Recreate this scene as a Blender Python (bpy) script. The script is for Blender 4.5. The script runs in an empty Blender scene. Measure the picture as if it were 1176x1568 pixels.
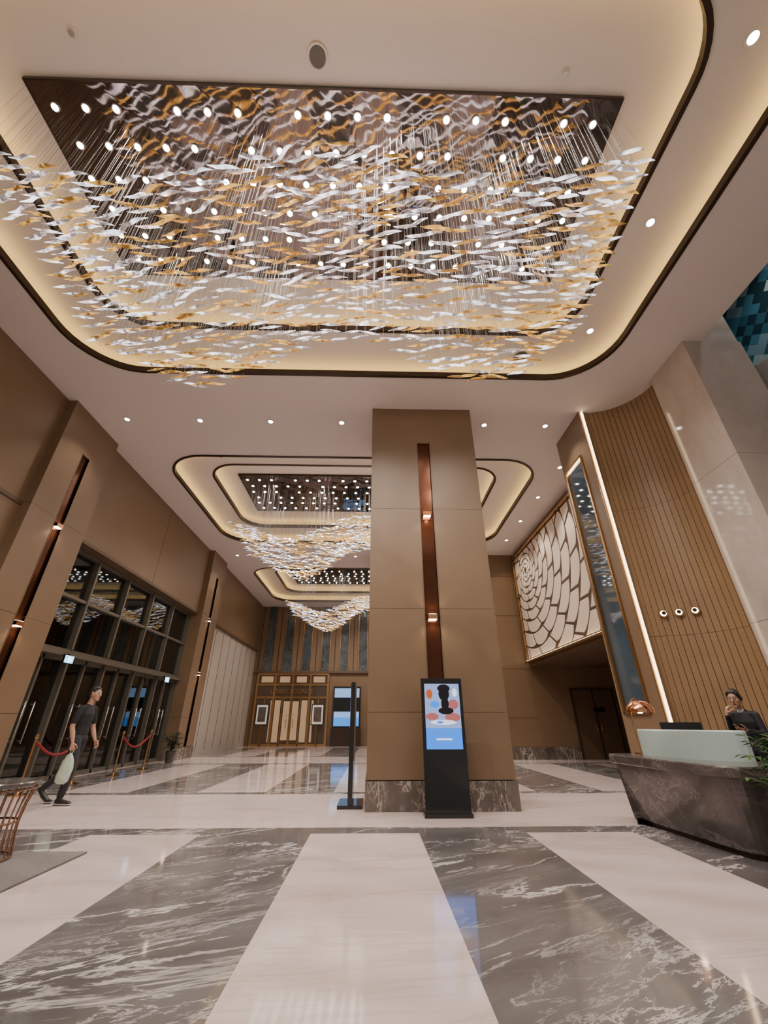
import bpy, bmesh, math, random
import numpy as np
from mathutils import Vector, Matrix
random.seed(7)
S = bpy.context.scene
COL = S.collection
pi = math.pi

# ------------------------------------------------------------ materials
def newmat(name):
    m = bpy.data.materials.new(name); m.use_nodes = True
    nt = m.node_tree
    return m, nt, nt.nodes, nt.links, nt.nodes['Principled BSDF']

def simple(name, col, rough=0.5, metal=0.0, var=0.08, scale=8.0, emis=None, es=0.0, spec=0.5, coat=0.0, trans=0.0, alpha=1.0, bump=0.0):
    m, nt, N, L, P = newmat(name)
    P.inputs['Roughness'].default_value = rough
    P.inputs['Metallic'].default_value = metal
    P.inputs['Specular IOR Level'].default_value = spec
    P.inputs['Coat Weight'].default_value = coat
    P.inputs['Transmission Weight'].default_value = trans
    P.inputs['Alpha'].default_value = alpha
    tc = N.new('ShaderNodeTexCoord'); no = N.new('ShaderNodeTexNoise')
    no.inputs['Scale'].default_value = scale; no.inputs['Detail'].default_value = 3
    L.new(tc.outputs['Object'], no.inputs['Vector'])
    mx = N.new('ShaderNodeMix'); mx.data_type = 'RGBA'
    c = np.array(col[:3])
    mx.inputs[6].default_value = (*np.clip(c*(1-var), 0, 1), 1)
    mx.inputs[7].default_value = (*np.clip(c*(1+var), 0, 1), 1)
    L.new(no.outputs['Fac'], mx.inputs[0]); L.new(mx.outputs[2], P.inputs['Base Color'])
    if emis:
        P.inputs['Emission Color'].default_value = (*emis, 1); P.inputs['Emission Strength'].default_value = es
    if bump:
        b = N.new('ShaderNodeBump'); b.inputs['Strength'].default_value = bump
        L.new(no.outputs['Fac'], b.inputs['Height']); L.new(b.outputs['Normal'], P.inputs['Normal'])
    return m

def emit(name, col, s):
    m = bpy.data.materials.new(name); m.use_nodes = True
    N = m.node_tree.nodes; L = m.node_tree.links; N.clear()
    e = N.new('ShaderNodeEmission'); e.inputs[0].default_value = (*col, 1); e.inputs[1].default_value = s
    o = N.new('ShaderNodeOutputMaterial'); L.new(e.outputs[0], o.inputs[0])
    return m

def marble(name, c1, c2, cv, rot=0.6, scale=1.0, vw=0.03, rough=0.1, vein=1.0, stretch=(1, 3.0, 1), dist=1.2, bands=None):
    m, nt, N, L, P = newmat(name)
    P.inputs['Roughness'].default_value = rough
    tc = N.new('ShaderNodeTexCoord')
    mp = N.new('ShaderNodeMapping'); mp.vector_type = 'TEXTURE'; mp.inputs['Rotation'].default_value = (0.0, 0.0, rot)
    mp.inputs['Scale'].default_value = tuple(1/s_ for s_ in stretch)
    L.new(tc.outputs['Object'], mp.inputs['Vector'])
    def noise(sc, det, dist, rgh=0.6):
        n = N.new('ShaderNodeTexNoise'); n.inputs['Scale'].default_value = sc*scale; n.inputs['Detail'].default_value = det
        n.inputs['Distortion'].default_value = dist; n.inputs['Roughness'].default_value = rgh
        L.new(mp.outputs[0], n.inputs['Vector']); return n
    def veinmask(n, w):
        s = N.new('ShaderNodeMath'); s.operation = 'SUBTRACT'; s.inputs[1].default_value = 0.5
        L.new(n.outputs['Fac'], s.inputs[0])
        a = N.new('ShaderNodeMath'); a.operation = 'ABSOLUTE'; L.new(s.outputs[0], a.inputs[0])
        r = N.new('ShaderNodeMapRange'); r.inputs['From Min'].default_value = 0; r.inputs['From Max'].default_value = w
        r.inputs['To Min'].default_value = 1; r.inputs['To Max'].default_value = 0
        L.new(a.outputs[0], r.inputs['Value']); return r
    base = noise(0.9, 6, 0.5); big = noise(0.35, 2, 0.0); big2 = noise(.6, 2, .3)
    v1 = veinmask(noise(0.55, 8, dist, .66), vw); v2 = veinmask(noise(1.9, 7, dist*.8, .68), vw*1.1)
    def mask(nz, a_, b_):
        mr = N.new('ShaderNodeMapRange'); mr.inputs['From Min'].default_value = a_; mr.inputs['From Max'].default_value = b_
        L.new(nz.outputs['Fac'], mr.inputs['Value']); return mr
    def mul(a_, b_):
        mu = N.new('ShaderNodeMath'); mu.operation = 'MULTIPLY'; L.new(a_.outputs[0], mu.inputs[0]); L.new(b_.outputs[0], mu.inputs[1]); return mu
    q1 = mul(v1, mask(big2, .38, .58)); q2 = mul(v2, mask(big, .46, .62))
    ad = N.new('ShaderNodeMath'); ad.operation = 'MAXIMUM'; L.new(q1.outputs[0], ad.inputs[0]); L.new(q2.outputs[0], ad.inputs[1])
    sc_ = N.new('ShaderNodeMath'); sc_.operation = 'MULTIPLY'; sc_.inputs[1].default_value = vein; L.new(ad.outputs[0], sc_.inputs[0])
    r0 = N.new('ShaderNodeMapRange'); r0.inputs['From Min'].default_value = .3; r0.inputs['From Max'].default_value = .7
    L.new(base.outputs['Fac'], r0.inputs['Value'])
    mx = N.new('ShaderNodeMix'); mx.data_type = 'RGBA'; mx.inputs[6].default_value = (*c1, 1); mx.inputs[7].default_value = (*c2, 1)
    L.new(r0.outputs[0], mx.inputs[0])
    m2 = N.new('ShaderNodeMix'); m2.data_type = 'RGBA'; m2.inputs[7].default_value = (*cv, 1)
    L.new(sc_.outputs[0], m2.inputs[0]); L.new(mx.outputs[2], m2.inputs[6]); L.new(m2.outputs[2], P.inputs['Base Color'])
    return m

M_light = marble('light_marble', (.66, .54, .52), (.78, .67, .645), (.54, .42, .39), rot=0.1, scale=.7, vw=.03, rough=.08, vein=.6, stretch=(.5, 2.2, 1))
M_dark = marble('grey_marble', (.105, .097, .098), (.21, .197, .195), (.85, .80, .78), rot=0.50, scale=1.0, vw=.015, rough=.07, vein=.9, stretch=(.5, 1.8, 1), dist=.7)
M_desk = marble('desk_marble', (.05, .043, .04), (.14, .12, .115), (.42, .37, .35), rot=0.8, scale=1.3, vw=.02, rough=.15, vein=.5, stretch=(1, 1, 1.5))
M_plinth = marble('plinth_marble', (.08, .065, .055), (.15, .125, .105), (.7, .62, .55), rot=0.6, scale=1.5, vw=.016, rough=.15, vein=.9, stretch=(2.5, 2.5, 1))
M_stone = marble('column_stone', (.42, .36, .32), (.50, .44, .39), (.38, .32, .27), rot=.3, scale=.8, vw=.03, rough=.06, vein=.3)
M_ceil = simple('ceiling_paint', (.66, .605, .58), .8, var=.02)
M_wood = simple('bronze_cladding', (.185, .120, .070), .42, var=.07, scale=1.5)
M_wood2 = simple('bronze_cladding_dark', (.11, .07, .04), .45, var=.07, scale=1.5)
M_seam = simple('seam_dark', (.035, .02, .013), .6)
M_slat = simple('slat_bronze', (.27, .170, .090), .38, var=.08, scale=3)
M_slatb = simple('slat_groove', (.09, .055, .03), .5)
M_copper = simple('copper_mirror', (.10, .036, .018), .16, metal=.8, var=.15, scale=2)
M_gold = simple('brass', (.55, .34, .16), .25, metal=1.0, var=.05)
M_rose = simple('rose_copper', (.85, .42, .24), .12, metal=1.0, var=.05)
M_bronze = simple('dark_bronze_trim', (.035, .020, .013), .35, metal=.4)
M_line = simple('relief_backing', (.07, .04, .025), .5)
M_black = simple('black_gloss', (.008, .008, .009), .18, coat=.3)
M_mull = simple('mullion_bronze', (.17, .15, .12), .4, metal=.5)
M_blueglass = simple('blue_niche_glass', (.05, .075, .10), .04, var=.5, scale=.9, spec=.9)
M_cream = simple('cream_panel', (.42, .37, .32), .55, var=.03)
M_white = simple('relief_plaster', (.62, .52, .43), .5, var=.04)
M_grey = simple('grey_plaster', (.30, .28, .26), .7)
M_steel = simple('steel_wire', (.09, .08, .075), .6, metal=.2)
M_chrome = simple('door_handle_steel', (.5, .48, .45), .3, metal=.9)
M_wire = simple('rod_copper', (.35, .2, .13), .3, metal=.8)
M_rug = simple('rug_grey', (.18, .165, .155), .95, var=.3, scale=30, bump=.3)
M_red = simple('red_velvet', (.25, .015, .02), .8)
M_leaf = simple('leaf_green', (.06, .13, .04), .45, var=.5, scale=6)
M_leafd = simple('leaf_dark', (.025, .05, .02), .5, var=.4, scale=6)
M_pot = simple('pot_dark', (.08, .07, .06), .4)
M_night = simple('night_exterior', (.035, .05, .048), .4, var=.8, scale=1.2)
M_led = emit('cove_led_warm', (1.0, .66, .17), 12)
M_ledw = emit('led_strip_white', (1.0, .76, .46), 7)
M_spot = emit('downlight_lens', (1.0, .92, .84), 30)
M_spot2 = emit('chandelier_led_lens', (1.0, .90, .78), 60)
M_sconce = emit('sconce_lens', (1.0, .75, .5), 30)
M_frost = simple('frosted_glass_counter', (.42, .52, .49), .25, var=.06, emis=(.6, .75, .70), es=.05)  # faint emission gives the glass a lit look; no lamp inside

def glassmat():
    m = bpy.data.materials.new('clear_door_glass'); m.use_nodes = True
    N = m.node_tree.nodes; L = m.node_tree.links; N.clear()
    t = N.new('ShaderNodeBsdfTransparent'); t.inputs[0].default_value = (.70, .78, .75, 1)
    g = N.new('ShaderNodeBsdfGlossy'); g.inputs['Roughness'].default_value = .02; g.inputs[0].default_value = (.9, .95, .95, 1)
    fr = N.new('ShaderNodeFresnel'); fr.inputs[0].default_value = 2.0
    mx = N.new('ShaderNodeMixShader'); o = N.new('ShaderNodeOutputMaterial')
    L.new(fr.outputs[0], mx.inputs[0]); L.new(t.outputs[0], mx.inputs[1]); L.new(g.outputs[0], mx.inputs[2]); L.new(mx.outputs[0], o.inputs[0])
    return m
M_glass = glassmat()

def mirror_mat():
    m, nt, N, L, P = newmat('rippled_mirror')
    P.inputs['Base Color'].default_value = (.20, .165, .155, 1); P.inputs['Metallic'].default_value = 1; P.inputs['Roughness'].default_value = .04
    tc = N.new('ShaderNodeTexCoord'); no = N.new('ShaderNodeTexNoise'); no.inputs['Scale'].default_value = 2.2; no.inputs['Detail'].default_value = 1.0
    L.new(tc.outputs['Object'], no.inputs['Vector'])
    b = N.new('ShaderNodeBump'); b.inputs['Strength'].default_value = .18; b.inputs['Distance'].default_value = .06
    L.new(no.outputs['Fac'], b.inputs['Height']); L.new(b.outputs['Normal'], P.inputs['Normal'])
    return m
M_mirror = mirror_mat()
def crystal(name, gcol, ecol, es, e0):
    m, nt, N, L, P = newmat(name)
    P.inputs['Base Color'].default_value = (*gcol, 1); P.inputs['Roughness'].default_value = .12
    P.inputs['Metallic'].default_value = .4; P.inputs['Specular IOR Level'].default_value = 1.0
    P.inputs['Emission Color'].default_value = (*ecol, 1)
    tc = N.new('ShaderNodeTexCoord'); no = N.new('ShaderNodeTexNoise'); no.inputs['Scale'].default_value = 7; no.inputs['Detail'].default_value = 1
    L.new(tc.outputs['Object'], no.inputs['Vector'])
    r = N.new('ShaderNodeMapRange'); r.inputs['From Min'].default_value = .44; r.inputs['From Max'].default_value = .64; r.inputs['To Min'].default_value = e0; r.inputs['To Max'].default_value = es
    L.new(no.outputs['Fac'], r.inputs['Value']); L.new(r.outputs[0], P.inputs['Emission Strength'])  # patchy emission paints the lit sparkle; the crystals are no lamps
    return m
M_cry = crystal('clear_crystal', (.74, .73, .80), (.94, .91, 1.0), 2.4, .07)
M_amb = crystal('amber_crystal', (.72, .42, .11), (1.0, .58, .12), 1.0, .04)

def tile_mat():
    m, nt, N, L, P = newmat('blue_tiles')
    P.inputs['Roughness'].default_value = .25
    tc = N.new('ShaderNodeTexCoord'); mp = N.new('ShaderNodeMapping')
    mp.inputs['Rotation'].default_value = (math.radians(45), 0, 0); mp.inputs['Scale'].default_value = (0.001, 4.2, 4.2)
    L.new(tc.outputs['Object'], mp.inputs['Vector'])
    fl = N.new('ShaderNodeVectorMath'); fl.operation = 'FLOOR'; L.new(mp.outputs[0], fl.inputs[0])
    wn = N.new('ShaderNodeTexWhiteNoise'); L.new(fl.outputs[0], wn.inputs['Vector'])
    cr = N.new('ShaderNodeValToRGB'); cr.color_ramp.interpolation = 'CONSTANT'
    e = cr.color_ramp.elements; e[0].color = (.012, .04, .06, 1); e[1].position = .3; e[1].color = (.03, .11, .17, 1)
    for p, c in ((.55, (.05, .18, .27, 1)), (.8, (.16, .28, .36, 1)), (.92, (.3, .42, .45, 1))):
        q = e.new(p); q.color = c
    L.new(wn.outputs['Value'], cr.inputs[0]); L.new(cr.outputs[0], P.inputs['Base Color'])
    return m
M_tile = tile_mat()

# ------------------------------------------------------------ mesh builder
class MB:
    def __init__(s): s.v = []; s.f = []; s.mi = []; s.m = []; s.sm = []
    def mat(s, m):
        if m not in s.m: s.m.append(m)
        return s.m.index(m)
    def add(s, vs, fs, m, smooth=False):
        o = len(s.v); s.v += [tuple(p) for p in vs]; k = s.mat(m)
        for f in fs: s.f.append(tuple(o+i for i in f)); s.mi.append(k); s.sm.append(smooth)
    def box(s, x0, x1, y0, y1, z0, z1, m):
        s.add([(x0, y0, z0), (x1, y0, z0), (x1, y1, z0), (x0, y1, z0), (x0, y0, z1), (x1, y0, z1), (x1, y1, z1), (x0, y1, z1)],
              [(3, 2, 1, 0), (4, 5, 6, 7), (0, 1, 5, 4), (1, 2, 6, 5), (2, 3, 7, 6), (3, 0, 4, 7)], m)
    def obox(s, c, ux, uy, uz, m):
        c = Vector(c); ux = Vector(ux); uy = Vector(uy); uz = Vector(uz)
        vs = [c+a*ux+b*uy+d*uz for d in (-1, 1) for a, b in ((-1, -1), (1, -1), (1, 1), (-1, 1))]
        s.add(vs, [(3, 2, 1, 0), (4, 5, 6, 7), (0, 1, 5, 4), (1, 2, 6, 5), (2, 3, 7, 6), (3, 0, 4, 7)], m)
    def quad(s, a, b, c, d, m): s.add([a, b, c, d], [(0, 1, 2, 3)], m)
    def loft(s, loops, m, cap0=False, cap1=False, smooth=False, closed=True):
        n = len(loops[0]); vs = [p for l in loops for p in l]; fs = []
        for k in range(len(loops)-1):
            for i in range(n if closed else n-1):
                j = (i+1) % n; fs.append((k*n+i, k*n+j, (k+1)*n+j, (k+1)*n+i))
        if cap0: fs.append(tuple(reversed(range(n))))
        if cap1: fs.append(tuple((len(loops)-1)*n+i for i in range(n)))
        s.add(vs, fs, m, smooth)
    def prism(s, poly, z0, z1, m):
        s.loft([[(x, y, z0) for x, y in poly], [(x, y, z1) for x, y in poly]], m, True, True)
    def tube(s, pts, rad, m, n=8, caps=True):
        pts = [Vector(p) for p in pts]
        if not hasattr(rad, '__len__'): rad = [rad]*len(pts)
        loops = []; ref = None
        for i, p in enumerate(pts):
            t = (pts[min(i+1, len(pts)-1)]-pts[max(i-1, 0)]).normalized()
            if ref is None: ref = Vector((0, 0, 1)) if abs(t.z) < .9 else Vector((1, 0, 0))
            a = t.cross(ref)
            if a.length < 1e-4: a = t.cross(Vector((0, 1, 0.1)))
            a.normalize(); b = t.cross(a).normalized(); ref = a.cross(t).normalized()
            loops.append([p+rad[i]*(math.cos(q)*a+math.sin(q)*b) for q in [2*pi*k/n for k in range(n)]])
        s.loft(loops, m, caps, caps, True)
    def lathe(s, c, prof, m, n=24):
        loops = [[(c[0]+r*math.cos(2*pi*k/n), c[1]+r*math.sin(2*pi*k/n), c[2]+z) for k in range(n)] for r, z in prof]
        s.loft(loops, m, True, True, True)
    def cyl(s, c, r, h, m, n=16): s.lathe(c, [(r, 0), (r, h)], m, n)
    def obj(s, name, parent=None, bevel=0, angle=35):
        me = bpy.data.meshes.new(name); me.from_pydata(s.v, [], s.f)
        for m in s.m: me.materials.append(m)
        me.polygons.foreach_set('material_index', s.mi); me.polygons.foreach_set('use_smooth', s.sm)
        me.update()
        try: me.set_sharp_from_angle(angle=math.radians(angle))
        except Exception: pass
        me.polygons.foreach_set('use_smooth', s.sm)
        o = bpy.data.objects.new(name, me); COL.objects.link(o)
        if parent: o.parent = parent
        if bevel:
            b = o.modifiers.new('bevel', 'BEVEL'); b.width = bevel; b.segments = 2; b.limit_method = 'ANGLE'
        return o

def empty(name, loc=(0, 0, 0)):
    e = bpy.data.objects.new(name, None); e.empty_display_size = .2; COL.objects.link(e); e.location = loc; return e

def spot(name, loc, power, angle=110, parent=None, col=(1, .89, .79), rad=.05, blend=.6, target=None):
    l = bpy.data.lights.new(name, 'SPOT'); l.energy = power; l.spot_size = math.radians(angle); l.spot_blend = blend
    l.color = col; l.shadow_soft_size = rad
    o = bpy.data.objects.new(name, l); COL.objects.link(o); o.location = loc
    if target is not None:
        d = Vector(target)-Vector(loc); o.rotation_euler = d.to_track_quat('-Z', 'Y').to_euler()
    if parent: o.parent = parent
    return o

H = 7.9
# ------------------------------------------------------------ floor
fx = [-7.6] + [-.74+1.32*k for k in range(-5, 8)] + [10.0]
f = MB()
for y0, y1, k in [(-3, 6.18, 's'), (6.18, 6.5, 'd'), (6.5, 9.25, 'l'), (9.25, 9.5, 'd'), (9.5, 15.45, 's'), (15.45, 15.75, 'd'), (15.75, 18.6, 'l'),
            (18.6, 18.85, 'd'), (18.85, 24.8, 's'), (24.8, 25.1, 'd'), (25.1, 26.7, 'l')]:
    if k == 's':
        xs = fx
        for i in range(len(xs)-1):
            idx = round((xs[i]+.74)/1.32) if i > 0 else -6
            light = (idx % 2 == 0)
            f.quad((xs[i], y0, 0), (xs[i+1], y0, 0), (xs[i+1], y1, 0), (xs[i], y1, 0), M_light if light else M_dark)
    else:
        f.quad((-7.6, y0, 0), (10, y0, 0), (10, y1, 0), (-7.6, y1, 0), M_dark if k == 'd' else M_light)
f.quad((-10.6, 9.1, 0), (-7.6, 9.1, 0), (-7.6, 16.75, 0), (-10.6, 16.75, 0), M_light)
f.box(-10.6, 10, -3, 26.7, -.2, -.01, M_grey)
f.obj('floor')

# ------------------------------------------------------------ ceiling with coffers
def rr(cx, cy, hx, hy, r, z, n=10):
    pts = []
    for (sx, sy, a0) in ((1, 1, 0), (-1, 1, 90), (-1, -1, 180), (1, -1, 270)):
        for k in range(n+1):
            a = math.radians(a0+90*k/n)
            pts.append((cx+sx*(hx-r)+r*math.cos(a), cy+sy*(hy-r)+r*math.sin(a), z))
    return pts
OX, OHX, OHY, OR = -.625, 5.475, 3.125, 1.15
IX, IHX, IHY, IR = -.65, 4.55, 2.235, .85
c = MB()
for k in range(3):
    dy = 9.35*k; oy = 3.325+dy; iy = 3.335+dy
    y0, y1 = -1.35+dy, 8.0+dy
    x0, x1 = -7.6, 6.3
    hx0, hx1, hy0, hy1 = OX-OHX, OX+OHX, oy-OHY, oy+OHY
    for a in ((x0, hx0, y0, y1), (hx1, x1, y0, y1), (hx0, hx1, y0, hy0), (hx0, hx1, hy1, y1)):
        c.quad((a[0], a[2], H), (a[0], a[3], H), (a[1], a[3], H), (a[1], a[2], H), M_ceil)
    L0 = rr(OX, oy, OHX, OHY, OR, H)
    for q, (cxn, cyn) in enumerate(((hx1, hy1), (hx0, hy1), (hx0, hy0), (hx1, hy0))):
        arc = L0[q*11:(q+1)*11]
        c.add([(cxn, cyn, H)]+arc, [(0, i+1, i+2) for i in range(10)], M_ceil)
    O = lambda d, z: rr(OX, oy, OHX+d, OHY+d, OR+d, z)
    I = lambda d, z: rr(IX, iy, IHX+d, IHY+d, IR+d, z)
    c.loft([O(0, H), O(0, H+.08), O(.24, H+.08), O(.24, H+.32), I(0, H+.32), I(0, H+.40), I(.24, H+.40), I(.24, H+.66)], M_ceil, False, False)
    c.add(I(.24, H+.66), [tuple(range(44))], M_ceil)
    t = MB()
    t.loft([O(-.03, H-.025), O(.035, H-.025), O(.035, H+.10), O(-.03, H+.10), O(-.03, H-.025)], M_bronze)
    t.loft([I(-.03, H+.295), I(.035, H+.295), I(.035, H+.42), I(-.03, H+.42), I(-.03, H+.295)], M_bronze)
    t.obj('trim_%d' % (k+1))
    t = MB()
    t.loft([O(.10, H+.085), O(.15, H+.085), O(.15, H+.10), O(.10, H+.10), O(.10, H+.085)], M_led)
    t.loft([I(.10, H+.405), I(.15, H+.405), I(.15, H+.42), I(.10, H+.42), I(.10, H+.405)], M_led)
    t.obj('cove_light_strip')
c.quad((-7.6, -3, H), (-7.6, -1.35, H), (6.3, -1.35, H), (6.3, -3, H), M_ceil)
c.quad((6.3, 7.6, H), (6.3, 26.7, H), (10, 26.7, H), (10, 7.6, H), M_ceil)
c.box(6.3, 6.4, -3, 7.6, H, 12, M_ceil)
c.quad((6.4, -3, 12), (6.4, 7.6, 12), (9.4, 7.6, 12), (9.4, -3, 12), M_ceil)
c.obj('ceiling')

sp = MB()
for (x, y, z, r) in ((-.78, 1.88, H+.655, .11), (3.1, 6.15, H+.315, .17), (-4.6, 9.95, H+.315, .12), (2.6, 9.95, H+.315, .12)):
    sp.lathe((x, y, z-.02), [(r*1.15, .02), (r*1.15, 0), (r, 0), (r*.9, .01)], M_ceil, 24)
    sp.lathe((x, y, z-.022), [(r*.9, .01), (r*.88, 0), (r*.5, .002)], M_pot, 24)
    if r > .15: sp.cyl((x, y, z-.03), r*.25, .01, M_ceil)
sp.obj('ceiling_speaker')
sp = MB()
for (x, y) in ((-3.7, 1.75), (2.35, 1.95)):
    sp.lathe((x, y, H+.63), [(.06, .03), (.06, .02), (.02, .015), (.02, 0)], M_ceil, 16)
    sp.lathe((x, y, H+.61), [(.035, 0), (.035, .006)], M_chrome, 12)
sp.obj('ceiling_sprinkler')

dl = MB(); dlp = []
def downlight(x, y, z, r=.06):
    dl.lathe((x, y, z-.012), [(r*1.5, .012), (r*1.45, 0), (r, .002), (r, .012)], M_ceil, 16)
    dl.lathe((x, y, z-.008), [(r*.95, .004), (r*.95, 0)], M_spot, 16)
    dlp.append((x, y, z-.03))
for yy in (8.04, 17.3):
    for x in (-6.2, -4.4, -2.65, -.87, 2.74, 4.3): downlight(x, yy, H)
for yy in (1.52, 3.47, 5.47): downlight(4.3, yy, H+.32)
for yy in (9.9, 11.7, 13.5, 15.3): downlight(5.45, yy, H)
dlo = dl.obj('recessed_downlights')
for i, (x, y, z) in enumerate(dlp):
    spot('downlight_lamp', (x, y, z), 130, 95, dlo)

# ------------------------------------------------------------ chandeliers
def wave(X, Y):
    return 1.2+5.36+.43*math.cos(2*pi*(X+.45)/4.2)+.055*(X+.4)-.12*(Y-3.4)+.10*math.sin(1.3*X+1.9*Y)
PX0, PX1, PY0, PY1 = -4.55, 3.2, 2.16, 4.68
def make_chandelier():
    cr = MB(); wr = MB(); pn = MB(); ln = MB()
    NX, NY = 25, 32
    rnd = random.Random(3)
    for j in range(NY):
        for i in range(NX):
            X = PX0-.02+(PX1-PX0+.04)*(i+.25+.5*(j % 2))/NX+rnd.uniform(-.03, .03)
            Y = PY0+.02+(PY1-PY0-.02)*(j+.5)/NY+rnd.uniform(-.015, .015)
            Z = wave(X, Y)+rnd.uniform(-.07, .07)
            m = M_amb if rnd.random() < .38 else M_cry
            L = rnd.uniform(.29, .35); yaw = rnd.gauss(-.06, .14); tilt = rnd.gauss(.05, .10)
            loops = []; nr = 11
            ca, sa = math.cos(yaw), math.sin(yaw)
            for a in range(nr):
                t = a/(nr-1); s = (t-.5)*L
                zz = .030*math.sin(2*pi*t)+s*math.sin(tilt)
                yy = .022*math.sin(2*pi*t)
                w = .023*max(.10, math.sin(pi*t))**.8; h = .019*max(.12, math.sin(pi*t))**.8
                lp = []
                for q in range(6):
                    an = 2*pi*q/6; oy = yy+w*math.cos(an); oz = h*math.sin(an)
                    lp.append((X+s*ca-oy*sa, Y+s*sa+oy*ca, Z+zz+oz))
                loops.append(lp)
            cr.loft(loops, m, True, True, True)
            for sgn in (-.28, .28):
                wx, wy = X+sgn*L*ca, Y+sgn*L*sa
                zz = Z+sgn*L*math.sin(tilt)+.026*math.sin(2*pi*(sgn+.5))
                r = .0008
                wr.add([(wx+r, wy, zz), (wx-r, wy+r, zz), (wx-r, wy-r, zz), (wx+r, wy, H+.60), (wx-r, wy+r, H+.60), (wx-r, wy-r, H+.60)],
                       [(0, 1, 4, 3), (1, 2, 5, 4), (2, 0, 3, 5)], M_steel)
    pn.box(PX0, PX1, PY0, PY1, H+.60, H+.655, M_mirror)
    for a in ((PX0-.02, PX1+.02, PY0-.02, PY0), (PX0-.02, PX1+.02, PY1, PY1+.02), (PX0-.02, PX0, PY0, PY1), (PX1, PX1+.02, PY0, PY1)):
        pn.box(*a, H+.59, H+.655, M_bronze)
    for j in range(6):
        for i in range(19):
            if (i*7+j*5) % 9 == 4 or (j == 0 and i in (3, 12)): continue
            x = PX0+.24+i*.403+(.06 if j % 2 else -.02); y = 2.41+.4*j
            if x > PX1-.1: continue
            ln.lathe((x, y, H+.575), [(.055, .03), (.055, 0), (.042, 0)], M_chrome, 12)
            ln.lathe((x, y, H+.560), [(.042, .018), (.040, .010), (.028, .003), (.012, 0)], M_spot2, 12)
    return cr, wr, pn, ln
cr, wr, pn, ln = make_chandelier()
first = None
for k in range(3):
    e = empty('crystal_wave_chandelier', (0, 9.35*k, 0))
    if k == 0:
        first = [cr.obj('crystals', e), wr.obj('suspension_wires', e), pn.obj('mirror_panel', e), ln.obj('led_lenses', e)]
    else:
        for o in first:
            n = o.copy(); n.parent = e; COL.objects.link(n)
    for ix in range(4):
        for iy in (2.61, 4.2):
            spot('chandelier_lamp', (-3.5+ix*1.85, iy, H+.54), (520, 460, 330)[k], 128, e, rad=.06)

# ------------------------------------------------------------ clad pillars
ROWS = [.4, 1.35, 3.08, 5.18, 6.9, H]
def slot_face(mb, axis, a0, a1, s0, s1, face, sign):
    def B(u0, u1, d0, d1, z0, z1, m):
        lo, hi = min(face+sign*d0, face+sign*d1), max(face+sign*d0, face+sign*d1)
        if axis == 'x': mb.box(u0, u1, lo, hi, z0, z1, m)
        else: mb.box(lo, hi, u0, u1, z0, z1, m)
    g = .003
    for r in range(len(ROWS)-1):
        z0, z1 = ROWS[r]+g, ROWS[r+1]-g
        if r < 4:
            B(a0, s0, -.05, 0, z0, z1, M_wood); B(s1, a1, -.05, 0, z0, z1, M_wood)
        else:
            B(a0, a1, -.05, 0, z0-.006, H, M_wood)
    B(s0, s1, -.05, -.045, .4, 6.9, M_copper)
    B(s0-.012, s0, -.05, .006, .4, 6.9, M_wood2); B(s1, s1+.012, -.05, .006, .4, 6.9, M_wood2)
    m_ = (s0+s1)/2
    for z in (5.05, 2.92):
        B(m_-.085, m_+.085, -.045, .05, z-.04, z+.05, M_rose)
        B(m_-.07, m_+.07, -.03, .04, z-.05, z-.04, M_sconce)
        B(m_-.07, m_+.07, -.03, .04, z+.05, z+.055, M_sconce)
def pillar(name, x0, x1, y0, y1):
    p = MB(); g = .05
    p.box(x0+g, x1-g, y0+g, y1-g, 0, H, M_seam)
    slot_face(p, 'x', x0, x1, (x0+x1)/2-.135, (x0+x1)/2+.135, y0, -1)
    for r in range(5):
        z0, z1 = ROWS[r]+.003, ROWS[r+1]-.003
        if r == 4: z1 = H
        p.box(x0, x0+.05, y0+.052, y1-.052, z0, z1, M_wood); p.box(x1-.05, x1, y0+.052, y1-.052, z0, z1, M_wood)
        p.box(x0, x1, y1-.05, y1, z0, z1, M_wood)
    p.box(x0-.02, x1+.02, y0-.02, y1+.02, 0, .39, M_plinth)
    return p.obj(name)
P1 = pillar('pillar', -.09, 2.25, 7.5, 9.1)
P2 = pillar('pillar', -.09, 2.25, 16.85, 18.45)
for z in (5.05, 2.92):
    spot('sconce_lamp', (1.08, 7.43, z-.07), 12, 130, P1, col=(1, .7, .45), rad=.03)
    spot('sconce_lamp', (1.08, 7.43, z+.08), 8, 130, P1, col=(1, .7, .45), rad=.03, target=(1.08, 7.47, z+1))

def left_pilaster(y0, y1):
    p = MB()
    p.box(-7.6, -7.05, y0+.04, y1-.04, 0, H, M_seam)
    slot_face(p, 'y', y0, y1, (y0+y1)/2-.12, (y0+y1)/2+.12, -7.0, 1)
    for r in range(5):
        z0, z1 = ROWS[r]+.003, ROWS[r+1]-.003
        p.box(-7.6, -7.052, y0, y0+.045, z0, z1, M_wood); p.box(-7.6, -7.052, y1-.045, y1, z0, z1, M_wood)
    p.box(-7.6, -6.98, y0-.02, y1+.02, 0, .39, M_plinth)
    o = p.obj('pilaster')
    ym = (y0+y1)/2
    for z in (5.05, 2.92):
        spot('sconce_lamp', (-6.93, ym, z-.07), 10, 130, o, col=(1, .7, .45), rad=.03)
left_pilaster(7.4, 9.1); left_pilaster(16.75, 18.4)

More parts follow.
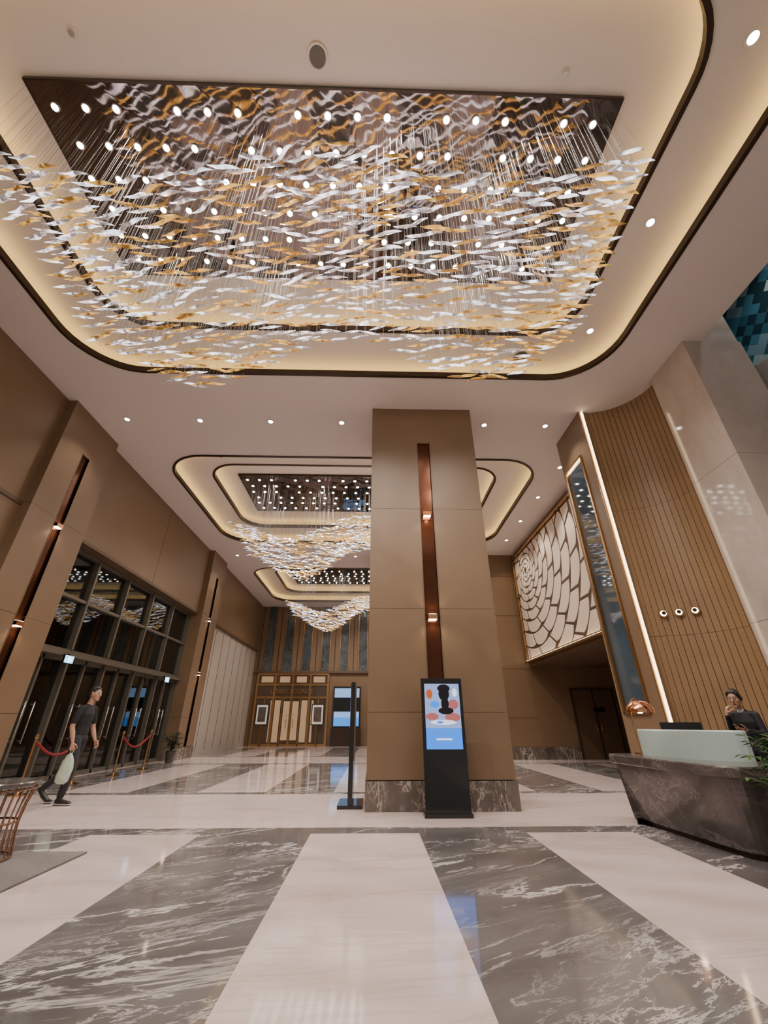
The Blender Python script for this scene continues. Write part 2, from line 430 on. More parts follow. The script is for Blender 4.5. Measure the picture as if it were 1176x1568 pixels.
# ------------------------------------------------------------ left wall
w = MB()
w.box(-7.6, -7.2, -3, 7.4, 5.2, H, M_wood); w.box(-7.6, -7.2, -3, 7.4, 0, 5.2, M_wood)
w.box(-7.602, -7.17, -3, 7.4, 5.12, 5.2, M_wood2)
w.box(-7.202, -7.196, 2.495, 2.505, 5.2, H, M_seam)
w.obj('wall_left')
w = MB()
w.box(-7.6, -7.2, 9.1, 16.75, 5.2, H, M_wood); w.box(-7.602, -7.17, 9.1, 16.75, 5.12, 5.2, M_wood2)
w.box(-7.202, -7.196, 12.895, 12.905, 5.2, H, M_seam)
w.obj('wall_left_header')
w = MB()
w.box(-7.6, -7.2, 18.4, 26.5, 5.2, H, M_wood); w.box(-7.602, -7.17, 18.4, 26.5, 5.12, 5.2, M_wood2)
w.box(-7.6, -7.3, 18.4, 26.5, 0, 5.2, M_cream)
for i in range(1, 8):
    y = 18.4+i*1.02; w.box(-7.302, -7.29, y-.008, y+.008, .15, 5.2, M_seam)
w.obj('wall_left_rear')
w = MB()
YE = [9.1+i*7.65/5 for i in range(6)]
w.box(-7.585, -7.575, 9.14, 16.71, 2.79, 5.06, M_glass)
for z in (2.75, 3.95, 5.08): w.box(-7.6, -7.46, 9.1, 16.75, z-.035, z+.035, M_mull)
for y in YE: w.box(-7.6, -7.44, max(y-.035, 9.1), min(y+.035, 16.75), 2.79, 5.12, M_mull)
w.obj('window_1')
d = MB()
d.box(-7.585, -7.575, 9.14, 16.71, 0.02, 2.6, M_glass)
for y in YE: d.box(-7.6, -7.44, max(y-.035, 9.1), min(y+.035, 16.75), 0, 2.7, M_mull)
for y in YE[:-1]:
    d.box(-7.6, -7.5, y+.765-.03, y+.765+.03, 0, 2.6, M_mull)
    d.box(-7.6, -7.5, y+.05, y+1.48, .0, .10, M_mull); d.box(-7.6, -7.5, y+.05, y+1.48, 2.52, 2.6, M_mull)
    for s_ in (-.13, .13):
        d.tube([(-7.42, y+.765+s_, .8), (-7.42, y+.765+s_, 1.6)], .014, M_chrome)
        for zz in (.85, 1.55): d.tube([(-7.5, y+.765+s_, zz), (-7.42, y+.765+s_, zz)], .01, M_chrome)
d.box(-7.6, -7.3, 9.1, 16.75, 2.6, 2.705, M_mull)
d.obj('door_1')
# vestibule beyond the glass
v = MB()
v.box(-10.7, -10.6, 9.0, 16.85, 0, 5.3, M_night)
v.box(-10.6, -7.62, 8.95, 9.1, 0, 5.3, M_cream); v.box(-10.6, -7.62, 16.75, 16.9, 0, 5.3, M_cream)
v.box(-10.6, -7.62, 9.1, 16.75, 5.2, 5.3, M_grey)
for y in YE: v.box(-10.6, -10.5, y-.04, y+.04, 0, 5.2, M_mull)
for z in (2.7, 3.95): v.box(-10.6, -10.5, 9.1, 16.75, z-.04, z+.04, M_mull)
for x in (-9.8, -8.6):
    for y in (10.0, 11.5, 13.0, 14.5, 16.0): v.lathe((x, y, 5.185), [(.09, .012), (.09, 0)], M_spot, 16)
vo = v.obj('wall_vestibule')
for y in (10.5, 12.9, 15.3): spot('vestibule_lamp', (-9.1, y, 5.15), 200, 120, vo)
M_exit = emit('exit_sign_blue', (.25, .65, 1.0), 3.5)
M_exw = emit('exit_sign_white', (.9, 1, 1), 4)
for y in (10.2, 15.3):
    e = MB(); e.box(-7.18, -7.14, y-.16, y+.16, 2.42, 2.6, M_black)
    e.box(-7.142, -7.137, y-.15, y+.15, 2.43, 2.59, M_exit); e.box(-7.138, -7.134, y-.03, y+.03, 2.45, 2.57, M_exw); e.box(-7.138, -7.134, y+.05, y+.11, 2.49, 2.53, M_exw)
    e.box(-7.299, -7.16, y-.02, y+.02, 2.60, 2.63, M_black)
    e.obj('exit_sign')

# ------------------------------------------------------------ far wall
w = MB()
w.box(-7.6, 10, 26.5, 26.7, 0, H, M_wood)
M_bmar = marble('blue_marble_strip', (.03, .04, .045), (.08, .10, .12), (.25, .25, .25), rot=.2, scale=1.2, vw=.03, rough=.12, vein=.4)
x = -7.05
while x < 4.6:
    w.box(x+.32, x+.86, 26.44, 26.5, 3.95, H, M_bmar)
    w.box(x+.30, x+.33, 26.42, 26.5, 3.95, H, M_gold); w.box(x+.85, x+.88, 26.42, 26.5, 3.95, H, M_gold)
    w.box(x-.02, x+.02, 26.47, 26.5, 3.95, H, M_seam)
    x += 1.16
w.box(-7.2, 4.9, 26.36, 26.5, 3.85, 3.97, M_wood2)
w.obj('wall_back')
d = MB()
M_shopb = simple('lounge_glow_panel', (.16, .10, .06), .4, var=.5, scale=1.5, emis=(1, .62, .34), es=.35)  # glowing panels on the storefront stand in for a lit interior
M_shop = simple('storefront_glass', (.035, .025, .02), .05, var=.4, scale=1.2, emis=(1, .55, .28), es=.03)  # low warm emission in the glass imitates light from inside
d.box(-6.9, -2.7, 26.40, 26.46, 0, 3.8, M_shop)
for x0_, x1_ in ((-5.75, -5.42), (-4.2, -3.85), (-3.62, -3.5), (-6.0, -5.95)): d.box(x0_, x1_, 26.39, 26.40, .2, 2.35, M_shopb)
for x0_, x1_ in ((-5.24, -4.88), (-4.72, -4.36)): d.box(x0_, x1_, 26.39, 26.40, .3, 2.3, M_shopb)
for x0_, x1_ in ((-6.7, -6.0), (-5.6, -5.0), (-4.6, -4.0), (-3.6, -2.9)): d.box(x0_, x1_, 26.39, 26.40, 3.32, 3.66, M_shopb)
for x in (-6.9, -5.85, -4.8, -3.75, -2.7): d.box(x-.06, x+.06, 26.32, 26.46, 0, 3.8, M_gold)
for z in (.06, 2.5, 3.2, 3.78): d.box(-6.9, -2.7, 26.33, 26.46, z-.05, z+.05, M_gold)
for x in (-6.37, -5.32, -4.27, -3.22): d.box(x-.03, x+.03, 26.33, 26.46, 0, 2.5, M_gold)
for x in (-5.0, -4.6): d.tube([(x, 26.27, .9), (x, 26.27, 1.6)], .02, M_gold); d.tube([(x, 26.34, 1.2), (x, 26.27, 1.2)], .012, M_gold)
d.obj('door_2')
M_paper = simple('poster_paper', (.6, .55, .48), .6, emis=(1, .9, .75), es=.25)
M_pic = simple('poster_picture', (.12, .09, .08), .6, var=.7, scale=5)
for x in (-6.4, -3.2):
    p = MB(); p.box(x-.36, x+.36, 26.24, 26.27, 1.05, 2.15, M_black); p.box(x-.31, x+.31, 26.232, 26.24, 1.1, 2.1, M_paper); p.box(x-.22, x+.22, 26.226, 26.232, 1.22, 1.98, M_pic)
    p.tube([(x, 26.26, 0.02), (x, 26.26, 1.05)], .02, M_gold); p.lathe((x, 26.22, 0), [(.1, 0), (.1, .02)], M_gold)
    p.obj('poster_stand')
tx = bpy.data.curves.new('sign_text', 'FONT'); tx.body = 'LOBBY LOUNGE'; tx.size = .34; tx.extrude = .01; tx.align_x = 'CENTER'
to = bpy.data.objects.new('lounge_sign_lettering', tx); COL.objects.link(to); to.location = (-4.8, 26.32, 2.72); to.rotation_euler = (pi/2, 0, 0); tx.materials.append(M_gold)
M_scr = emit('blue_screen', (.08, .36, 1.0), 1.2); M_scr2 = emit('light_screen', (.35, .6, 1.0), 1.1)
p = MB()
p.box(-2.35, -.75, 26.36, 26.44, .9, 3.1, M_black)
p.box(-2.28, -.82, 26.352, 26.36, 2.5, 3.0, M_scr2); p.box(-2.28, -.82, 26.352, 26.36, 1.0, 1.75, M_scr)
p.box(-2.28, -.82, 26.348, 26.352, 1.45, 1.75, M_scr2)
p.box(-2.4, -.7, 26.2, 26.44, 0, .9, M_seam)
p.obj('wall_display')

# ------------------------------------------------------------ right side
w = MB()
w.box(4.9, 6.2, 17.0, 26.5, 0, H, M_wood); w.box(6.2, 10, 17.0, 17.2, 0, H, M_wood)
w.box(4.88, 10, 16.97, 17.0, 0, .39, M_plinth)
for z in ROWS[1:5]: w.box(4.9, 6.2, 16.995, 17.0, z-.004, z+.004, M_seam)
w.obj('wall_right_rear')
w = MB()
w.box(10, 10.2, 7.6, 26.7, 0, H, M_wood)
w.box(6.2, 10, 8.8, 17.0, 3.15, 3.25, M_wood2); w.box(6.25, 10, 8.62, 8.8, 0, H, M_wood)
w.obj('wall_alcove')
w = MB(); w.box(6.22, 6.6, 8.8, 17.0, 3.25, H, M_wood); w.obj('wall_right')
d = MB()
d.box(7.65, 9.25, 16.93, 16.97, 0, 2.3, M_wood2)
for x in (7.65, 8.45, 9.25): d.box(x-.03, x+.03, 16.91, 16.97, 0, 2.33, M_seam)
d.box(7.62, 9.28, 16.91, 16.97, 2.3, 2.36, M_seam)
d.tube([(8.36, 16.88, .9), (8.36, 16.88, 1.3)], .015, M_gold); d.tube([(8.54, 16.88, .9), (8.54, 16.88, 1.3)], .015, M_gold)
d.box(8.4, 8.8, 16.89, 16.93, 1.55, 1.7, M_black)
d.obj('door_3')

def clip(poly, y0, y1, z0, z1):
    def cl(P, inside, inter):
        out = []
        for i in range(len(P)):
            a, b = P[i-1], P[i]
            if inside(b):
                if not inside(a): out.append(inter(a, b))
                out.append(b)
            elif inside(a): out.append(inter(a, b))
        return out
    def mk(ax, v, s):
        ins = lambda p: s*(p[ax]-v) >= 0
        def it(a, b):
            t = (v-a[ax])/(b[ax]-a[ax]); return (a[0]+t*(b[0]-a[0]), a[1]+t*(b[1]-a[1]))
        return ins, it
    for ax, v, s in ((0, y0, 1), (0, y1, -1), (1, z0, 1), (1, z1, -1)):
        ins, it = mk(ax, v, s); poly = cl(poly, ins, it)
        if len(poly) < 3: return []
    return poly
a = MB()
AY0, AY1, AZ0, AZ1 = 9.3, 16.75, 3.4, 7.55
a.box(6.16, 6.215, AY0, AY1, AZ0, AZ1, M_line)
a.box(6.06, 6.215, AY1, AY1+.06, AZ0-.06, AZ1+.06, M_gold); a.box(6.06, 6.215, AY0-.06, AY0, AZ0-.06, AZ1+.06, M_gold)
a.box(6.06, 6.215, AY0, AY1, AZ1, AZ1+.06, M_gold); a.box(5.98, 6.215, AY0-.06, AY1+.06, AZ0-.14, AZ0-.08, M_gold)
a.box(6.04, 6.10, AY0, AY1, AZ0-.08, AZ0-.05, M_ledw)
cy0, cz0 = 15.6, 6.7
r = .12; ring = 0
while r < 9:
    r2 = r+min(.16+.16*r, .62)
    rm = (r+r2)/2
    n = max(6, round(2*pi*rm/min(1.25, .45+.33*rm)))
    off = .5*(ring % 2)+ring*.13
    for k in range(n):
        t0 = 2*pi*(k+off)/n; t1 = 2*pi*(k+1+off)/n; gy = min(.055, .14*(r2-r)); gw = min(.026, .08*(r2-r)); g = gy/rm
        poly = []
        tw = .22*(r2-r)/rm
        for q in range(9):
            t = t0+g+(t1-t0-2*g)*q/8+tw; rr_ = (r2-gw)-.20*(r2-r)*(1-math.sin(pi*q/8)**.7)
            poly.append((cy0-rr_*math.cos(t), cz0+rr_*math.sin(t)*.92))
        for q in range(8, -1, -1):
            t = t0+g+(t1-t0-2*g)*q/8-tw; rr_ = r+gw
            poly.append((cy0-rr_*math.cos(t), cz0+rr_*math.sin(t)*.92))
        poly = clip(poly, AY0+.03, AY1-.03, AZ0+.03, AZ1-.03)
        if len(poly) < 3: continue
        cc = (sum(p[0] for p in poly)/len(poly), sum(p[1] for p in poly)/len(poly))
        def lp(s, x): return [(x, cc[0]+(p[0]-cc[0])*s, cc[1]+(p[1]-cc[1])*s) for p in poly]
        a.loft([lp(1, 6.16), lp(.995, 6.148), lp(.96, 6.142)], M_white, False, True, False)
    r = r2; ring += 1
a.obj('shell_relief_artwork', angle=40)
for y in (11, 13.5, 16): spot('art_wall_lamp', (4.6, y, H-.04), 150, 90, dlo, rad=.04, target=(6.2, y, 5.2), col=(1, .84, .68))
for y in (11, 15): spot('alcove_lamp', (8.2, y, 3.12), 8, 120, dlo, rad=.04)

p = MB()
X = 4.9
p.box(X+.07, 6.2, 7.62, 8.60, 0, H, M_seam)
NY0, NY1, NZ0, NZ1 = 7.85, 8.66, 1.35, 6.85
p.box(X, X+.12, 7.5, NY0, 0.4, H, M_wood); p.box(X, X+.3, NY1, 8.8, .4, H, M_wood)
p.box(X, X+.12, NY0, NY1, NZ1, H, M_wood); p.box(X, X+.12, NY0, NY1, .4, NZ0, M_wood)
p.box(X+.03, X+.06, NY0, NY1, NZ0, NZ1, M_blueglass)
for (b0, b1, c0, c1) in ((NY0-.03, NY0+.03, NZ0, NZ1), (NY1-.03, NY1+.03, NZ0, NZ1), (NY0, NY1, NZ0-.03, NZ0+.02), (NY0, NY1, NZ1-.02, NZ1+.03)):
    p.box(X-.03, X+.03, b0, b1, c0, c1, M_gold)
p.box(X+.0, X+.02, NY0+.05, NY1-.05, NZ1-.05, NZ1-.03, M_ledw)
p.box(X+.3, 6.2, 8.6, 8.8, .4, H, M_wood)
p.box(X-.02, 6.2, 7.62, 8.82, 0, .39, M_plinth)
p.obj('niche_pilaster')

sl = MB()
CX, CY, R = 5.05, 6.40, 1.15
def arc(th, r): return (CX+r*math.sin(th), CY+r*math.cos(th))
n = 30
out = [arc(pi/2*i/n, R+.012) for i in range(n+1)]; out2 = [arc(pi/2*i/n, R+.05) for i in range(n+1)][::-1]
sl.prism(out+out2, 0, H, M_slatb)
ns = 17
for i in range(ns):
    t = pi/2*(i+.5)/ns; hw = .5*(R*pi/2/ns)*.90
    cxp, cyp = arc(t, R-.003); u = Vector((math.cos(t), -math.sin(t), 0)); rad = Vector((math.sin(t), math.cos(t), 0))
    for (z0, z1) in ((0.0, 2.6), (2.605, 5.2), (5.205, H)):
        sl.obox((cxp, cyp, (z0+z1)/2), u*hw, rad*.012, (0, 0, (z1-z0)/2), M_slat)
sl.obj('slatted_wall')
ls = MB()
ls.box(4.945, 4.98, 7.45, 7.48, 1.0, H-.03, M_ledw); ls.box(4.90, 5.02, 7.48, 7.498, 0, H, M_gold); ls.box(4.92, 5.0, 7.43, 7.48, .92, 1.0, M_gold)
ls.obj('vertical_led_strip')
sc = MB()
for th in (18, 31, 44):
    t = math.radians(th); q = arc(t, R-.015); u = Vector((math.cos(t), -math.sin(t), 0)); rad = -Vector((math.sin(t), math.cos(t), 0)); up = Vector((0, 0, 1))
    b = Vector((q[0], q[1], 3.0))
    for r0, d0, d1, m in ((.075, 0, .05, M_gold), (.05, .05, .055, M_sconce), (.035, .055, .09, M_bronze)):
        lo = [[b+rad*dd+r0*(u*math.cos(a_)+up*math.sin(a_)) for a_ in [2*pi*k/16 for k in range(16)]] for dd in (d0, d1)]
        sc.loft(lo, m, True, True, True)
sc.obj('round_wall_sconces')

p = MB()
for (z0, z1) in ((0, 2.6), (2.606, 5.2), (5.206, H-.001)): p.box(6.03, 7.2, 5.4, 6.44, z0, z1, M_stone)
p.box(6.32, 7.18, 5.42, 6.42, 0, 12, M_stone)
p.obj('stone_column')
w = MB()
w.box(9.2, 9.4, -3, 8.6, 0, 12, M_cream); w.box(6.25, 9.2, 7.6, 8.6, 0, 12, M_cream)
w.obj('wall_void')
w = MB(); w.box(9.15, 9.2, -3, 7.55, 6.0, 12, M_tile); w.box(7.2, 9.15, 7.55, 7.6, 6.0, 12, M_tile); w.obj('blue_tile_mural')
w = MB()
def cylpts(cx, cy, r, z, n=40): return [(min(9.15, cx+r*math.cos(a_)), cy+r*math.sin(a_), z) for a_ in [pi*.5+pi*1.0*k/n for k in range(n+1)]]
w.loft([cylpts(9.14, 6.3, .9, 6.3), cylpts(9.14, 6.3, 1.15, 6.3), cylpts(9.14, 6.3, 1.15, 6.55), cylpts(9.14, 6.3, 1.22, 6.6), cylpts(9.14, 6.3, 1.22, 7.85), cylpts(9.14, 6.3, .9, 7.85)], M_grey, closed=False, smooth=False)
w.obj('curved_fascia')
spot('void_lamp', (7.8, 4.5, 11.8), 350, 130, dlo)

# ------------------------------------------------------------ reception desk
def smooth_poly(pts, it=2):
    for _ in range(it):
        q = []
        for i in range(len(pts)):
            a_, b_ = pts[i], pts[(i+1) % len(pts)]
            q += [(a_[0]*.75+b_[0]*.25, a_[1]*.75+b_[1]*.25), (a_[0]*.25+b_[0]*.75, a_[1]*.25+b_[1]*.75)]
        pts = q
    return pts
top = [(3.40, 6.75), (3.42, 6.55), (3.46, 5.9), (3.50, 5.25), (3.58, 4.82), (3.95, 4.66), (5.3, 4.62), (5.4, 4.65), (5.4, 5.3), (5.3, 5.33), (4.45, 5.4), (4.3, 5.55), (4.2, 6.75), (4.1, 6.8), (3.5, 6.8)]
def inset(pts, d):
    n = len(pts); out = []
    for i in range(n):
        a_ = Vector(pts[i-1]); b_ = Vector(pts[i]); c_ = Vector(pts[(i+1) % n])
        t = (c_-a_).normalized(); nrm = Vector((-t.y, t.x)); out.append(tuple(b_+nrm*d))
    return out
top = smooth_poly(top, 2)
d = MB()
z = lambda P, h: [(x_, y_, h) for x_, y_ in P]
d.loft([z(inset(top, .22), 0), z(inset(top, .22), .07)], M_bronze)
d.loft([z(inset(top, .20), .05), z(inset(top, .19), .06), z(inset(top, .07), .68)], M_desk, True, False)
d.loft([z(inset(top, .06), .68), z(inset(top, .01), .69), z(top, .70), z(top, .785), z(inset(top, .01), .80)], M_desk, True, True)
d.obj('reception_desk')
g_ = MB()
gp = smooth_poly([(3.72, 6.5), (3.76, 6.0), (3.92, 5.6), (4.28, 5.2), (4.42, 5.34), (4.12, 5.72), (3.98, 6.1), (3.94, 6.5)], 2)
g_.loft([z(gp, .80), z(gp, 1.10), z(inset(gp, .012), 1.115)], M_frost, True, True)
g_.obj('frosted_glass_counter')
l = MB(); lx, ly, lz = 3.95, 6.62, .80
l.lathe((lx-.1, ly, lz), [(.10, 0), (.10, .015), (.03, .025), (.012, .03)], M_gold)
pts = [(lx-.1, ly, lz+.02), (lx-.13, ly, lz+.35), (lx-.12, ly, lz+.55)]+[(lx-.12+.12*(1-math.cos(t)), ly, lz+.55+.17*math.sin(t)) for t in [pi/2*k/6 for k in range(1, 7)]]
l.tube(pts, .010, M_gold)
prof = [(.19*math.cos(t), .17*math.sin(t)) for t in [pi/2*k/10 for k in range(10)]]+[(.012, .172)]
l.lathe((lx+.02, ly, lz+.53), [(.18, 0)]+prof, M_rose, 32)
l.lathe((lx+.02, ly, lz+.52), [(.03, 0), (.04, .02)], M_sconce, 16)
lo = l.obj('copper_dome_desk_lamp')
spot('desk_lamp_bulb', (lx+.02, ly, lz+.50), 12, 140, lo, col=(1, .75, .5), rad=.03)
m_ = MB()
u = Vector((.75, -.35, 0)).normalized(); nn = Vector((u.y, -u.x, 0)); c0 = Vector((4.20, 6.15, 1.05))
m_.obox(c0, u*.24, nn*.012, (0, 0, .15), M_black); m_.obox(c0-Vector((0, 0, .19)), u*.03, nn*.01, (0, 0, .06), M_black); m_.obox(c0-Vector((0, 0, .242)), u*.11, nn*.08, (0, 0, .008), M_black)
m_.obj('desk_monitor')

# ------------------------------------------------------------ kiosks
M_sky = emit('screen_sky', (.04, .26, 1.0), 1.5); M_skyl = emit('screen_light', (.42, .55, 1.0), 1.0); M_pink = emit('screen_skin', (.75, .22, .20), .8)
M_swhite = emit('screen_white', (.9, .9, 1.0), 1.5); M_sblk = simple('screen_black', (.01, .01, .015), .2); M_orange = emit('screen_orange', (.9, .2, .06), .8)
def kiosk(b0, b1):
    k = MB()
    k.box(-.325, .325, -.035, .035, .05, 1.83, M_black)
    k.box(-.345, .345, b0, b1, 0, .05, M_black)
    k.box(-.32, .32, -.040, -.035, .08, 1.81, M_black)
    yb = -.042
    k.box(-.275, .275, yb, yb+.003, .84, 1.75, M_sky)
    k.box(-.275, .275, yb-.002, yb, 1.12, 1.75, M_skyl)
    def disc(x, zc, rx, rz, m, off, n=24):
        k.add([(x+rx*math.cos(a_), yb-off, zc+rz*math.sin(a_)) for a_ in [2*pi*q/n for q in range(n)]], [tuple(range(n))], m)
    disc(-.17, 1.28, .10, .05, M_pink, .004); disc(.15, 1.27, .12, .06, M_pink, .004); disc(.0, 1.20, .2, .035, M_swhite, .0045)
    disc(-.2, 1.6, .05, .07, M_orange, .004); disc(.2, 1.62, .04, .06, M_swhite, .004); disc(-.12, 1.45, .07, .05, M_sky, .004)
    disc(.17, 1.45, .08, .07, M_pink, .004); disc(-.05, 1.2, .05, .02, M_sky, .005)
    disc(.03, 1.60, .085, .10, M_sblk, .006); disc(.04, 1.46, .06, .10, M_sblk, .0062); disc(.05, 1.36, .12, .05, M_sblk, .0064)
    disc(.03, 1.68, .10, .06, M_sblk, .0066)
    k.box(-.12, .12, yb-.003, yb, .96, .985, M_swhite)
    return k
o = kiosk(-.06, .34).obj('digital_signage_kiosk', bevel=.006); o.location = (1.09, 7.06, 0)
o = kiosk(-.2, .2).obj('digital_signage_kiosk', bevel=.006); o.location = (-.345, 8.05, 0); o.rotation_euler = (0, 0, math.radians(-90))

# ------------------------------------------------------------ rug, side table
r = MB(); r.box(-7.0, -2.93, .5, 5.4, .0, .02, M_rug); r.obj('area_rug', bevel=.006)
t = MB(); tx_, ty_ = -3.78, 5.05
t.lathe((tx_, ty_, .62), [(.30, 0), (.33, .01), (.33, .035), (.32, .045)], M_desk, 40)
for zz, rr_ in ((.60, .30), (.32, .24), (.035, .27)):
    t.tube([(tx_+rr_*math.cos(a_), ty_+rr_*math.sin(a_), zz) for a_ in [2*pi*q/40 for q in range(41)]], .010, M_wire, 6)
for q in range(26):
    a_ = 2*pi*q/26
    t.tube([(tx_+rr_*math.cos(a_), ty_+rr_*math.sin(a_), zz) for rr_, zz in ((.27, .03), (.245, .2), (.24, .32), (.26, .47), (.30, .61))], .007, M_wire, 6)
t.obj('wire_side_table')

st = MB(); pp = [(-6.55, 9.2), (-6.55, 10.7), (-6.55, 12.3), (-6.55, 13.8)]
for x, y in pp:
    st.lathe((x, y, 0), [(.16, 0), (.16, .02), (.03, .05), (.025, .06), (.025, .92), (.04, .94), (.035, .98), (.01, 1.0)], M_gold, 20)
for i in (0, 2):
    a_, b_ = pp[i], pp[i+1]
    st.tube([(a_[0], a_[1]+(b_[1]-a_[1])*q/10, .88-.28*math.sin(pi*q/10)) for q in range(11)], .025, M_red)
st.obj('rope_stanchions')

def plant(name, x, y, h, spread, nl, pot_h, pot_r, m, seed, lmax=.2):
    rn = random.Random(seed); p = MB()
    p.lathe((x, y, 0), [(pot_r*.75, 0), (pot_r, pot_h*.9), (pot_r, pot_h), (pot_r*.9, pot_h), (pot_r*.88, pot_h-.04)], M_pot, 24)
    for i in range(nl):
        a_ = rn.uniform(0, 2*pi); s0 = Vector((x, y, pot_h-.03)); hh = rn.uniform(.4, 1)*h; sp_ = spread*rn.uniform(.5, 1)
        dr = Vector((math.cos(a_), math.sin(a_), 0))
        if dr.y > .2: sp_ *= .3
        stem = []
        for q in range(7):
            t_ = q/6; stem.append(s0+dr*(sp_*t_**1.2)+Vector((0, 0, hh*(t_-.35*t_**3))))
        p.tube(stem, [.007*(1-.7*q/6) for q in range(7)], m, 5)
        for q in range(2, 7):
            for sg in (-1, 1):
                b_ = stem[q]; sd = Vector((-dr.y, dr.x, 0))*sg; ln_ = rn.uniform(.10, lmax)
                di = (sd*.8+dr*rn.uniform(.2, .8)+Vector((0, 0, rn.uniform(-.4, .4)))).normalized(); wd = di.cross(Vector((0, 0, 1))).normalized()*.022
                p.add([b_, b_+di*ln_*.35+wd+Vector((0, 0, .01)), b_+di*ln_*.75+wd*.7, b_+di*ln_-Vector((0, 0, .02)), b_+di*ln_*.75-wd*.7, b_+di*ln_*.35-wd+Vector((0, 0, .01))],
                      [(0, 1, 2, 3, 4, 5)], m)
    return p.obj(name)
plant('potted_plant', 3.90, 4.28, 1.15, .46, 110, .42, .2, M_leaf, 4)
plant('potted_plant', -6.75, 15.9, .9, .35, 24, .35, .16, M_leafd, 5)

# ------------------------------------------------------------ people
def blobs_to_mesh(segs, voxel, smooth_it=4):
    bm = bmesh.new(); C = []; Rr = []; T = []
    for a_, ra, b_, rb, tag in segs:
        a_ = np.array(a_, float); b_ = np.array(b_, float)
        ra = np.array(ra if hasattr(ra, '__len__') else (ra,)*3, float); rb = np.array(rb if hasattr(rb, '__len__') else (rb,)*3, float)
        n = max(1, int(np.linalg.norm(b_-a_)/(min(ra.min(), rb.min())*.28)))
        for q in range(n+1):
            t_ = q/n; cc = a_*(1-t_)+b_*t_; r_ = ra*(1-t_)+rb*t_
            C.append(cc); Rr.append(r_); T.append(tag)
            bmesh.ops.create_icosphere(bm, subdivisions=2, radius=1, matrix=Matrix.Translation(Vector(cc)) @ Matrix.Diagonal((*r_, 1)))
    me = bpy.data.meshes.new('tmp'); bm.to_mesh(me); bm.free()
    o = bpy.data.objects.new('tmp', me); COL.objects.link(o)
    m = o.modifiers.new('r', 'REMESH'); m.mode = 'VOXEL'; m.voxel_size = voxel
    s_ = o.modifiers.new('s', 'SMOOTH'); s_.factor = .5; s_.iterations = smooth_it
    dg = bpy.context.evaluated_depsgraph_get(); dg.update()
    e = o.evaluated_get(dg); em = e.to_mesh()
    V = np.empty(len(em.vertices)*3); em.vertices.foreach_get('co', V); V = V.reshape(-1, 3)
    F = [tuple(p.vertices) for p in em.polygons]
    cen = np.array([V[list(f_)].mean(0) for f_ in F])
    C = np.array(C); Rr = np.array(Rr); idx = []
    for i in range(0, len(cen), 4000):
        dd = (cen[i:i+4000, None, :]-C[None])/Rr[None]
        sd = (np.sqrt((dd**2).sum(2))-1)*Rr.mean(1)[None]
        idx += list(sd.argmin(1))
    e.to_mesh_clear(); bpy.data.objects.remove(o); bpy.data.meshes.remove(me)
    return V, F, [T[i] for i in idx]
def merge(mb, V, F, T, xf=None):
    off = len(mb.v)
    for p in V:
        v = Vector(p)
        if xf is not None: v = xf @ v
        mb.v.append(tuple(v))
    for f_, t_ in zip(F, T):
        mb.f.append(tuple(off+i for i in f_)); mb.mi.append(mb.mat(t_)); mb.sm.append(True)

SK1 = simple('skin_tone', (.42, .235, .155), .5, var=.05); SKL = simple('lip_tone', (.32, .12, .09), .45)
HAIR = simple('hair_dark', (.012, .009, .008), .5, var=.3, scale=60)
TSH = simple('tshirt_black', (.012, .012, .014), .85, var=.2, scale=20); PANT = simple('trousers_charcoal', (.022, .022, .028), .85, var=.2, scale=20)
SHOE = simple('shoe_black', (.012, .012, .012), .5); SOLE = simple('sole_white', (.45, .43, .4), .6)
SUIT = simple('uniform_black', (.012, .012, .016), .7, var=.2, scale=20); SHIRTW = simple('collar_white', (.6, .58, .55), .7)
EYEW = simple('eye_white', (.6, .57, .54), .2); EYED = simple('eye_iris', (.03, .015, .01), .1)

